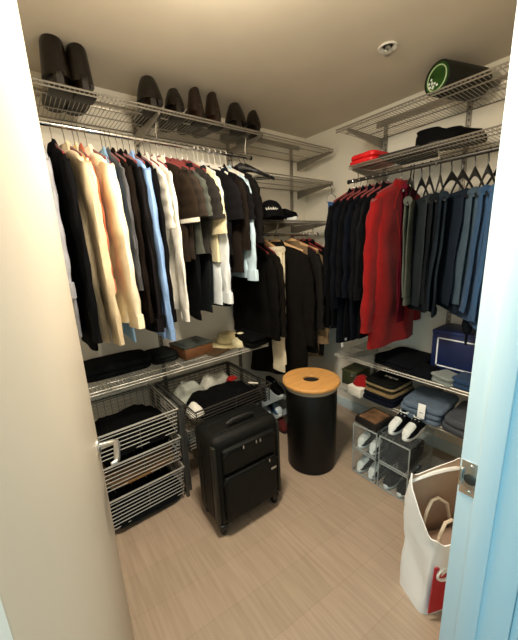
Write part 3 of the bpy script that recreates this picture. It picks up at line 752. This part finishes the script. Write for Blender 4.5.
# ---------------------------------------------------------------- drawer frames with wire baskets
def basket(e, x0, x1, y0, y1, zt, h, m=M_wire, dense=True):
    """wire basket; local axes world-aligned; y along the wall, x towards the room"""
    b = B(); n = max(3, int(h / .024))
    for i in range(n):
        z = zt - .02 - i * (h - .02) / n; k = .004 + .010 * i / n
        b.tube([(x1 - k, y0 + k, z), (x1 - k, y1 - k, z), (x0 + k, y1 - k, z), (x0 + k, y0 + k, z)], .0030, 5, True)
    zb = zt - h; v = B()
    for j in range(int((y1 - y0) / .042) + 1):
        y = y0 + .01 + j * (y1 - y0 - .02) / int((y1 - y0) / .042)
        v.tube([(x1 - .016, y, zb), (x0 + .012, y, zb), (x0 + .002, y, zt)], .0014, 5)
    for y in (y0 + .01, (y0 + y1) / 2, y1 - .01): v.tube([(x1 - .006, y, zt), (x1 - .017, y, zb)], .003, 5)
    for j in range(int((x1 - x0) / .06)):
        x = x0 + .02 + j * .06
        v.tube([(x, y0 + .002, zt), (x, y0 + .012, zb), (x, y1 - .012, zb), (x, y1 - .002, zt)], .0012, 5)
    o = b.build('basket', m, e)
    r = B(); r.tube([(x1, y0, zt), (x1, y1, zt), (x0, y1, zt), (x0, y0, zt)], .0055, 6, True)
    r.build('rim', m, o)
    v.build('cross_wires', M_dkmetal, o)
    return o
def frame(e, x0, x1, y0, y1, zt, levels):
    f = B()
    for x in (x0, x1):
        for y in (y0, y1): f.box((x, y, zt / 2), (.018, .018, zt))
    for y in (y0, y1):
        for z in levels: f.box(((x0 + x1) / 2, y, z), (x1 - x0, .014, .012))
        f.box(((x0 + x1) / 2, y, zt - .006), (x1 - x0, .02, .014)); f.box(((x0 + x1) / 2, y, .012), (x1 - x0, .014, .012))
    f.box((x0, (y0 + y1) / 2, zt - .006), (.014, y1 - y0, .014)); f.box((x0, (y0 + y1) / 2, .012), (.014, y1 - y0, .012))
    f.build('frame', mat('grey_frame', '5d5e5b', .4, .5, .05, 20), e)
u1 = thing('wire_drawer_unit', 'three-tier wire basket drawer unit beside the open door', 'drawer unit', (0, 0, 0))
frame(u1, -2.06, -1.60, .145, .605, .60, (.44, .24))
basket(u1, -2.05, -1.575, .160, .590, .618, .165); basket(u1, -2.05, -1.578, .160, .590, .432, .165); basket(u1, -2.05, -1.575, .160, .590, .235, .205)
u2 = thing('wire_drawer_unit', 'wire basket drawer unit behind the black suitcase', 'drawer unit', (0, 0, 0))
frame(u2, -2.06, -1.64, .640, 1.235, .60, (.44, .24))
basket(u2, -2.02, -1.485, .655, 1.220, .605, .125, mat('dark_wire', '4a4945', .4, .6, .05, 20)); basket(u2, -2.05, -1.62, .655, 1.220, .42, .16)
# contents
heap('black clothes heaped in the top basket beside the door', (-1.80, .375, .466), RA, .42, .44, .09, '0a0b0c', 1.2, e=.3)
folded('tan folded trousers in the middle basket', (-1.80, .375, .278), RA, .39, .42, .045, 2, '7c5f3f', 31)
folded('brown folded shirt above the tan trousers in the middle basket', (-1.80, .38, .325), RA, .38, .41, .04, 2, '54402c', 32)
folded('black folded clothes topping the middle basket', (-1.82, .375, .367), RA, .37, .38, .045, 2, '15130f', 33)
heap('dark crumpled clothes in the bottom basket', (-1.80, .375, .042), RA, .42, .44, .12, '111417', 6.1, e=.3)
heap('white crumpled socks in the corner of the pulled-out basket', (-1.61, .71, .53), RA, .09, .11, .06, 'e4e2d8', 2.2, 'sock_pile', 'socks')
heap('pale grey underwear along the back of the pulled-out basket', (-1.90, .80, .49), RA, .24, .18, .11, 'b4b8ae', 8.2)
heap('white crumpled undershirt at the back of the pulled-out basket', (-1.93, 1.04, .49), RA, .26, .14, .115, 'd3d2c8', 9.4)
heap('black clothes filling the pulled-out basket', (-1.68, .965, .49), RA, .46, .36, .10, '0b0b0d', 3.7, e=.4)
heap('small red cloth on the black clothes in the pulled-out basket', (-1.79, 1.10, .575), RA, .09, .05, .022, '8c1515', 5.5)
t = tag(B().rod((-1.62, 1.13, .594), (-1.55, 1.155, .606), .0065, 8).build('white_tube', M_whitepl), 'small white stick lying on the black clothes in the basket', 'stick')

# ---------------------------------------------------------------- suitcase
def suitcase():
    e = thing('suitcase', 'black soft-sided wheeled suitcase standing in front of the wire basket', 'suitcase', (-1.315, .815, 0), RA - .05)
    w, d, z0, z1 = .415, .245, .055, .585      # local x width, local -y front
    b = B(); b.box((0, 0, (z0 + z1) / 2), (w, d, z1 - z0), bevel=.045, seg=5); bo = b.build('shell', M_suit, e)
    p = B(); p.box((0, -d / 2 - .006, .235), (w * .80, .05, .27), bevel=.02, seg=4); p.build('lower_pocket', M_suit, e)
    p = B(); p.box((0, -d / 2 - .004, .455), (w * .80, .04, .14), bevel=.018, seg=4); p.build('upper_pocket', M_suit, e)
    z = B()
    for zz, ww in ((.37, .35), (.525, .33)): z.tube([(-ww / 2, -d / 2 - .024, zz - .03), (-ww / 2 + .03, -d / 2 - .027, zz), (ww / 2 - .03, -d / 2 - .027, zz), (ww / 2, -d / 2 - .024, zz - .03)], .003, 5)
    for yy in (-.07, .03):
        pts = []
        for k in range(40):
            a = 2 * PI * k / 40; pts.append(((w / 2 + .001) * sgnpow(math.cos(a), .22), yy, (z0 + z1) / 2 + ((z1 - z0) / 2 + .001) * sgnpow(math.sin(a), .22)))
        z.tube(pts, .0035, 5, True)
    z.build('zippers', mat('zip_black', '1b1c1a', .35, .3, .05, 30), e)
    for x, zz in ((.03, .52), (.055, .518), (.11, .368), (-.05, .522)): B().box((x, -d / 2 - .031, zz - .012), (.007, .004, .018), bevel=.001).build('zip_pull', M_nickel, e)
    B().box((.135, -d / 2 - .034, .30), (.035, .004, .012), bevel=.001).build('badge', M_nickel, e)
    h = B(); h.tube([(-.085, -.05, z1 - .012), (-.08, -.05, z1 + .022), (-.05, -.05, z1 + .032), (.05, -.05, z1 + .032), (.08, -.05, z1 + .022), (.085, -.05, z1 - .012)], .010, 8)
    h.build('carry_handle', M_rubber, e)
    for sx in (-1, 1):
        for sy in (-1, 1):
            q = B(); cx, cy = sx * (w / 2 - .035), sy * (d / 2 - .03)
            q.box((cx, cy, .055), (.05, .055, .035), bevel=.012); qo = q.build('wheel_housing', M_blackpl, e)
            B().lathe([(0, -.012), (.022, -.012), (.027, -.007), (.027, .007), (.022, .012), (0, .012)], (cx, cy, .027), 20, 'x').build('wheel', M_rubber, qo)
    for s in (-1, 1):
        c = B(); c.box((s * (w / 2 - .008), -d / 2 + .02, .315), (.02, .045, .47), bevel=.009); c.build('corner_piping', mat('piping', '16170f', .5, 0, .1, 30), e)
suitcase()

# ---------------------------------------------------------------- hamper
t = thing('laundry_bin', 'tall black cylindrical laundry bin with a bamboo lid', 'laundry bin', (-1.325, 1.435, 0))
B().lathe([(0, 0), (.160, 0), (.166, .006), (.171, .30), (.172, .585), (.168, .59), (.164, .585), (.160, .02), (0, .02)], (0, 0, 0), 56).build('body', M_black, t)
B().lathe([(.150, .575), (.174, .578), (.176, .59), (.176, .606), (.15, .606)], (0, 0, 0), 56).build('liner_rim', mat('pale_liner', '9d988a', .5, 0, .03, 20), t)
l = B().lathe([(.052, .606), (.188, .606), (.192, .612), (.192, .624), (.187, .630), (.056, .630), (.052, .626), (.052, .606)], (0, 0, 0), 64).build('lid', M_bamboo, t)
B().lathe([(0, .612), (.053, .612), (.053, .6145), (0, .6145)], (0, 0, 0), 32).build('finger_hole', mat('dark_hole', '0a0806', .8, 0, .1, 10), l)

# ---------------------------------------------------------------- shoe rack in the corner
t = thing('shoe_rack', 'small two-tier shoe rack between the suitcase and the black bin', 'shoe rack', (-1.90, 1.52, 0), RA)
k = B()
for z in (.115, .275): k.box((0, 0, z), (.44, .30, .008), bevel=.002)
k.build('shelf_boards', mat('grey_blue_board', '8d989b', .4, 0, .05, 10), t)
k = B()
for x in (-.22, .22):
    for y in (-.15, .15): k.box((x, y, .145), (.016, .016, .29))
k.build('posts', M_frost, t)
M_wb = fab('cfdde6'); M_navy = fab('2c4f74')
shoe('sneaker', 'white and blue sneaker on the rack, nearer the suitcase', (-1.88, 1.44, .12), -.25, M_wb, M_wsole, 'sneakers on the rack', L=.27, w=.044, toe=M_wb, name='sneaker', cat='sneaker')
shoe('sneaker', 'white and blue sneaker on the rack, nearer the bin', (-1.87, 1.55, .12), -.25, M_navy, M_wsole, 'sneakers on the rack', L=.27, w=.044, toe=M_wb, name='sneaker', cat='sneaker')
shoe('sneaker', 'black shoe on top of the rack, nearer the basket', (-1.93, 1.40, .28), .1 + PI, M_kshoe, M_sole, 'black shoes on the rack', L=.28, w=.045, name='shoe')
shoe('sneaker', 'black shoe with white sole on top of the rack', (-1.89, 1.58, .28), -.2, M_kshoe, M_wsole, 'black shoes on the rack', L=.28, w=.045, name='shoe')
M_mar = fab('5c2222')
shoe('sneaker', 'dark red shoe on the floor under the rack, nearer the suitcase', (-1.83, 1.43, .001), -.3, M_mar, M_sole, 'red shoes under the rack', L=.27, w=.044, name='shoe')
shoe('sneaker', 'dark red shoe on the floor under the rack, nearer the bin', (-1.80, 1.55, .001), -.3, M_mar, M_sole, 'red shoes under the rack', L=.27, w=.044, name='shoe')

# ---------------------------------------------------------------- low shelves under the suits and jeans
zu, zd = .689, .429
t = thing('metal_case', 'olive green case with a silver latch in the corner on the lowest shelf', 'case', (-1.50, 2.02, .429), .05)
t.location = (-1.345, 1.975, zd)
B().box((0, 0, .055), (.13, .20, .11), bevel=.008).build('body', mat('olive_paint', '3c3f28', .5, 0, .15, 15), t)
B().box((0, 0, .114), (.135, .205, .014), bevel=.004).build('lid', mat('olive_paint_lid', '4a4c30', .5, 0, .1, 15), t)
B().box((.03, -.103, .095), (.022, .008, .03), bevel=.002).build('latch', M_nickel, t)
t = thing('cardboard_box', 'small white box under the red cloth on the lowest shelf', 'box', (-1.205, 1.845, zd), -.1)
B().box((0, 0, .03), (.115, .17, .06), bevel=.003).build('body', mat('white_card', 'ece6d8', .6, 0, .03, 10), t)
B().box((0, 0, .0615), (.119, .174, .006), bevel=.002).build('lid', mat('white_card_lid', 'f0ebdf', .6, 0, .03, 10), t)
heap('red crumpled cloth lying on the small white box', (-1.205, 1.875, zd + .0655), .4, .15, .16, .065, '8e1013', 7.7)
# stack of folded tops
sx, sy, sr = -1.04, 1.925, -.04
g = 'folded tops in the stack beside the red cloth'
folded('navy folded sweater at the bottom of the folded stack', (sx, sy, zd), sr, .25, .31, .062, 2, '10131d', 41, group=g)
folded('gold striped folded shirt low in the folded stack', (sx + .004, sy, zd + .064), sr, .235, .30, .024, 1, '7a6646', 42, group=g)
folded('dark olive folded shirt midway in the folded stack', (sx, sy + .003, zd + .089), sr, .235, .295, .018, 1, '2b261c', 43, group=g)
folded('tan striped folded shirt just under the top of the stack', (sx, sy, zd + .108), sr, .23, .29, .02, 1, '8b7857', 44, group=g)
t = folded('black folded t-shirt with pale print topping the stack', (sx, sy, zd + .129), sr, .235, .295, .024, 1, '131412', 45, group=g)
k = B()
for q in range(5): k.box((-.02 + .02 * q, -.01 + .004 * (q % 2), .0262), (.014, .022 - .004 * (q % 2), .003), bevel=.0008)
k.build('print', mat('pale_print', 'c9c3ae', .6, 0, .05, 10), t)
# folded jeans with a tag
t = folded('blue-grey folded jeans with a white hang tag', (-.765, 1.915, zd), .06, .25, .32, .105, 3, '5a6a7c', 51, 'folded_jeans', 'jeans')
k = B(); k.box((.02, -.172, .085), (.042, .002, .088), Matrix.Rotation(-.12, 3, 'X'), .0006); tg = k.build('hang_tag', mat('tag_card', 'f4f6f4', .6, 0, .02, 10), t)
k = B()
for q, w_ in enumerate((.022, .026, .018)): k.box((.02, -.1745 + .0007 * q, .075 - .012 * q), (w_, .001, .003))
k.build('tag_print', mat('tag_ink', '6a7076', .7, 0, .02, 10), tg)
folded('grey folded knit sleeve beside the tagged jeans', (-.55, 1.90, zd), -.05, .16, .30, .10, 2, '4d5158', 53)
folded('dark maroon folded shirt beside the grey knit', (-.425, 1.895, zd), 0, .12, .30, .05, 1, '2e1524', 54)
# upper low shelf
folded('black folded trousers spread on the low shelf beside the navy box', (-.965, 1.985, zu), -.12, .30, .35, .055, 2, '0d0f13', 61)
heap('black scarf crumpled at the front of the low shelf', (-.80, 1.905, zu), .1, .17, .20, .06, '0c0e12', 2.9, 'scarf', 'scarf')
folded('striped grey folded scarf in front of the navy box', (-.655, 1.865, zu), -.35, .13, .13, .045, 3, '7d8684', 63)
folded('blue folded denim shirt in front of the navy box', (-.53, 1.885, zu), -.1, .17, .17, .05, 2, '243c5a', 64)
t = thing('storage_box', 'navy blue box with a thin white frame line on the low shelf', 'box', (-.60, 2.075, zu), 0)
B().box((0, 0, .135), (.40, .22, .27), bevel=.004).build('body', mat('navy_card', '0f1f4a', .45, 0, .1, 10), t)
k = B()
for zz in (.05, .225): k.box((0, -.1108, zz), (.34, .002, .008))
for xx in (-.166, .166): k.box((xx, -.1108, .1375), (.008, .002, .183))
k.build('white_frame_line', mat('white_ink', 'dfe6ee', .6, 0, .02, 10), t)
B().box((0, 0, .262), (.404, .224, .022), bevel=.003).build('lid', mat('navy_card_lid', '152a5c', .45, 0, .1, 10), t)
t = thing('drawstring_pouch', 'dark drawstring pouch hanging below the blue jeans', 'pouch', (-.585, 1.86, 1.10), 0)
B().lathe([(.0, -.17), (.006, -.165), (.007, -.11), (.02, -.09), (.028, -.05), (.022, -.015), (.008, 0), (.006, .02), (0, .022)], (0, 0, 0), 18).build('bag', fab('10141c'), t)
B().rod((0, 0, 0), (.003, 0, .30), .002, 5).build('cord', M_blackpl, t)

# clear shoe boxes on the floor
def shoe_box(label, loc, w=.172, d=.30, h=.178):
    e = thing('shoe_box', label, 'shoe box', loc, 0, 'clear shoe boxes on the floor')
    b = B(); th = .0025
    b.box((-w / 2 + th / 2, 0, h / 2), (th, d, h)); b.box((w / 2 - th / 2, 0, h / 2), (th, d, h)); b.box((0, d / 2 - th / 2, h / 2), (w, th, h)); b.box((0, 0, th / 2), (w, d, th))
    b.build('body', M_clear, e)
    B().box((0, 0, h - th / 2), (w, d, th)).build('lid', M_clear, e)
    B().box((0, -d / 2 + th / 2, h / 2), (w - .008, th, h - .02)).build('front_door', M_clear, e)
    f = B()
    y = -d / 2
    for z in (.005, h - .005): f.box((0, y, z), (w, .007, .008), bevel=.002)
    for x in (-w / 2 + .004, w / 2 - .004): f.box((x, y, h / 2), (.007, .007, h), bevel=.002)
    f.build('front_frame', M_frost, e)
    return e
bx0, bx1, by = -.985, -.795, 1.71
shoe_box('clear shoe box on the floor holding black and white sneakers', (bx0, by, .002))
shoe_box('clear shoe box stacked on the sneaker box, also with white-toed sneakers', (bx0, by, .184))
shoe_box('clear shoe box on the floor holding black shoes with white soles', (bx1 + .004, by, .002), w=.19)
shoe_box('clear shoe box stacked above the white-soled shoes with all-black shoes', (bx1 + .004, by, .184), w=.19)
shoe_box('clear shoe box on the floor behind the paper bag', (bx1 + .20, by, .002), w=.19)
M_wt = fab('dfe4e2'); M_bk = fab('15161a')
def pair(x, z, lab, up, so, toe, g, nm='sneaker', yaw=0, y=1.70):
    for s, w_ in ((-1, 'nearer the bin'), (1, 'nearer the paper bag')):
        shoe('sneaker', lab + ', ' + w_, (x + s * .043, y, z), -PI / 2 + yaw, up, so, g, L=.27, w=.038, toe=toe, name=nm, cat='sneaker' if nm == 'sneaker' else 'shoe')
pair(bx0, .006, 'white-toed black sneaker in the bottom clear box', M_bk, M_wsole, M_wt, 'sneakers in the bottom clear box')
pair(bx0, .188, 'white-toed black sneaker in the upper clear box', M_bk, M_wsole, M_wt, 'sneakers in the upper clear box')
pair(bx1 + .004, .006, 'black shoe with white sole in the bottom clear box', M_bk, M_wsole, None, 'white-soled shoes in the clear box', 'shoe')
pair(bx1 + .004, .188, 'plain black shoe in the upper clear box', M_bk, M_sole, None, 'black shoes in the clear box', 'shoe')
pair(bx1 - .005, .365, 'white-toed sneaker on top of the clear boxes under the shelf', M_bk, M_wsole, M_wt, 'sneakers on top of the clear boxes', y=1.735)
pair(bx1 + .20, .006, 'dark blue shoe in the clear box behind the paper bag', fab('1c2734'), M_sole, None, 'dark blue shoes behind the paper bag', 'shoe')
t = thing('picture_box', 'flat dark box with a brown picture on the clear shoe boxes', 'box', (-.985, 1.665, .364), -.08)
B().box((0, 0, .02), (.155, .19, .04), bevel=.003).build('body', mat('dark_card', '1d1916', .5, 0, .1, 12), t)
B().box((0, 0, .0408), (.125, .155, .002)).build('picture', mat('brown_picture', '6b4f38', .5, 0, .6, 22), t)

# ---------------------------------------------------------------- shopping bag
def bag():
    """gusset towards the doorway (-y), wide face with the red square towards +x"""
    e = thing('shopping_bag', 'white paper shopping bag with a red ringed square standing by the door frame', 'shopping bag', (-.386, 1.226, 0), -.42)
    n = 48; w, d = .16, .30
    M_wp = mat('white_paper', 'f3f3f1', .6, 0, .03, 6, .3, 25); M_tp = mat('tan_paper', 'b39a84', .7, 0, .08, 6, .3, 25)
    def rim(th):
        u = max(-1, min(1, sgnpow(math.cos(th), .32)))
        t = (1 - u) / 2
        return .395 + .18 * t * t * (3 - 2 * t) + .012 * math.sin(5 * th)
    def ring(k, inset=0):
        R = []
        for j in range(n):
            th = 2 * PI * j / n
            a = (w / 2 - inset) * (1 + .10 * k); b = (d / 2 - inset) * (1 + .02 * k)
            p = Vector((a * sgnpow(math.cos(th), .3), b * sgnpow(math.sin(th), .3), rim(th) * k))
            q = noise.noise(Vector((p.x * 10, p.y * 10, p.z * 7 + 3))); q2 = noise.noise(Vector((p.x * 24, p.y * 24, p.z * 18)))
            p.x += .028 * k * k; am = .014 * min(1, k * 3)
            fo = .016 * math.sin(PI * min(1, k)) * (abs(math.sin(th)) > .8) * (1 - abs(math.cos(th)) * 1.6)   # centre crease of the gusset
            p += Vector((math.cos(th), math.sin(th), 0)) * (q * am + abs(q2) * am * .6 - fo)
            R.append(p)
        return R
    outer = [ring(k / 14) for k in range(15)]; inner = [ring(k / 14, .004) for k in range(14, 0, -1)]
    inner = [[p + Vector((0, 0, .003 if i else 0)) for p in r] for i, r in enumerate(inner)]
    o = B(); o.loft(outer + [inner[0]], True, False); o.build('outer_paper', M_wp, e)
    i_ = B(); i_.loft(inner, False, True); i_.build('inner_paper', M_tp, e)
    k = B()
    k.tube([(-w / 2 + .028 - .004 * abs(t), t * d * .47, .555 - .02 * t * t) for t in (-1, -.6, -.2, .2, .6, 1)], [.006, .009, .009, .009, .009, .006], 6)
    k.build('fold_strip', M_wp, e)
    for xx, zz in ((.045, .32), (-.03, .36)):
        h = B(); h.tube([(xx, -.08, zz - .05), (xx - .005, -.06, zz + .03), (xx - .015, -.03, zz + .065), (xx - .015, .0, zz + .07), (xx - .005, .04, zz + .04), (xx, .06, zz - .05)], .007, 7)
        h.build('handle', mat('twisted_paper', 'd9c9b2', .8, 0, .1, 30), e)
    fill = B(); fold(fill, (0, 0, .16), .11, .25, .10, 2, 5); fill.build('inner_wrap', mat('wrap_paper', 'a58d7b', .8, 0, .1, 10), e)
    pn = B()
    x0 = w / 2 + .014
    pn.prism([(x0 - .004, -.135, .035), (x0 - .004, .12, .035), (x0 + .004, .12, .275), (x0 + .004, -.135, .275)], (.004, 0, .0)); po = pn.build('red_panel', mat('red_print', 'b80d26', .5, 0, .05, 10), e)
    B().tube([(x0 + .0085, -.085 + .036 * math.cos(a), .235 + .028 * math.sin(a)) for a in [2 * PI * q / 28 for q in range(28)]], .006, 6, True).build('white_ring', mat('white_print', 'eef0ea'), po)
bag()
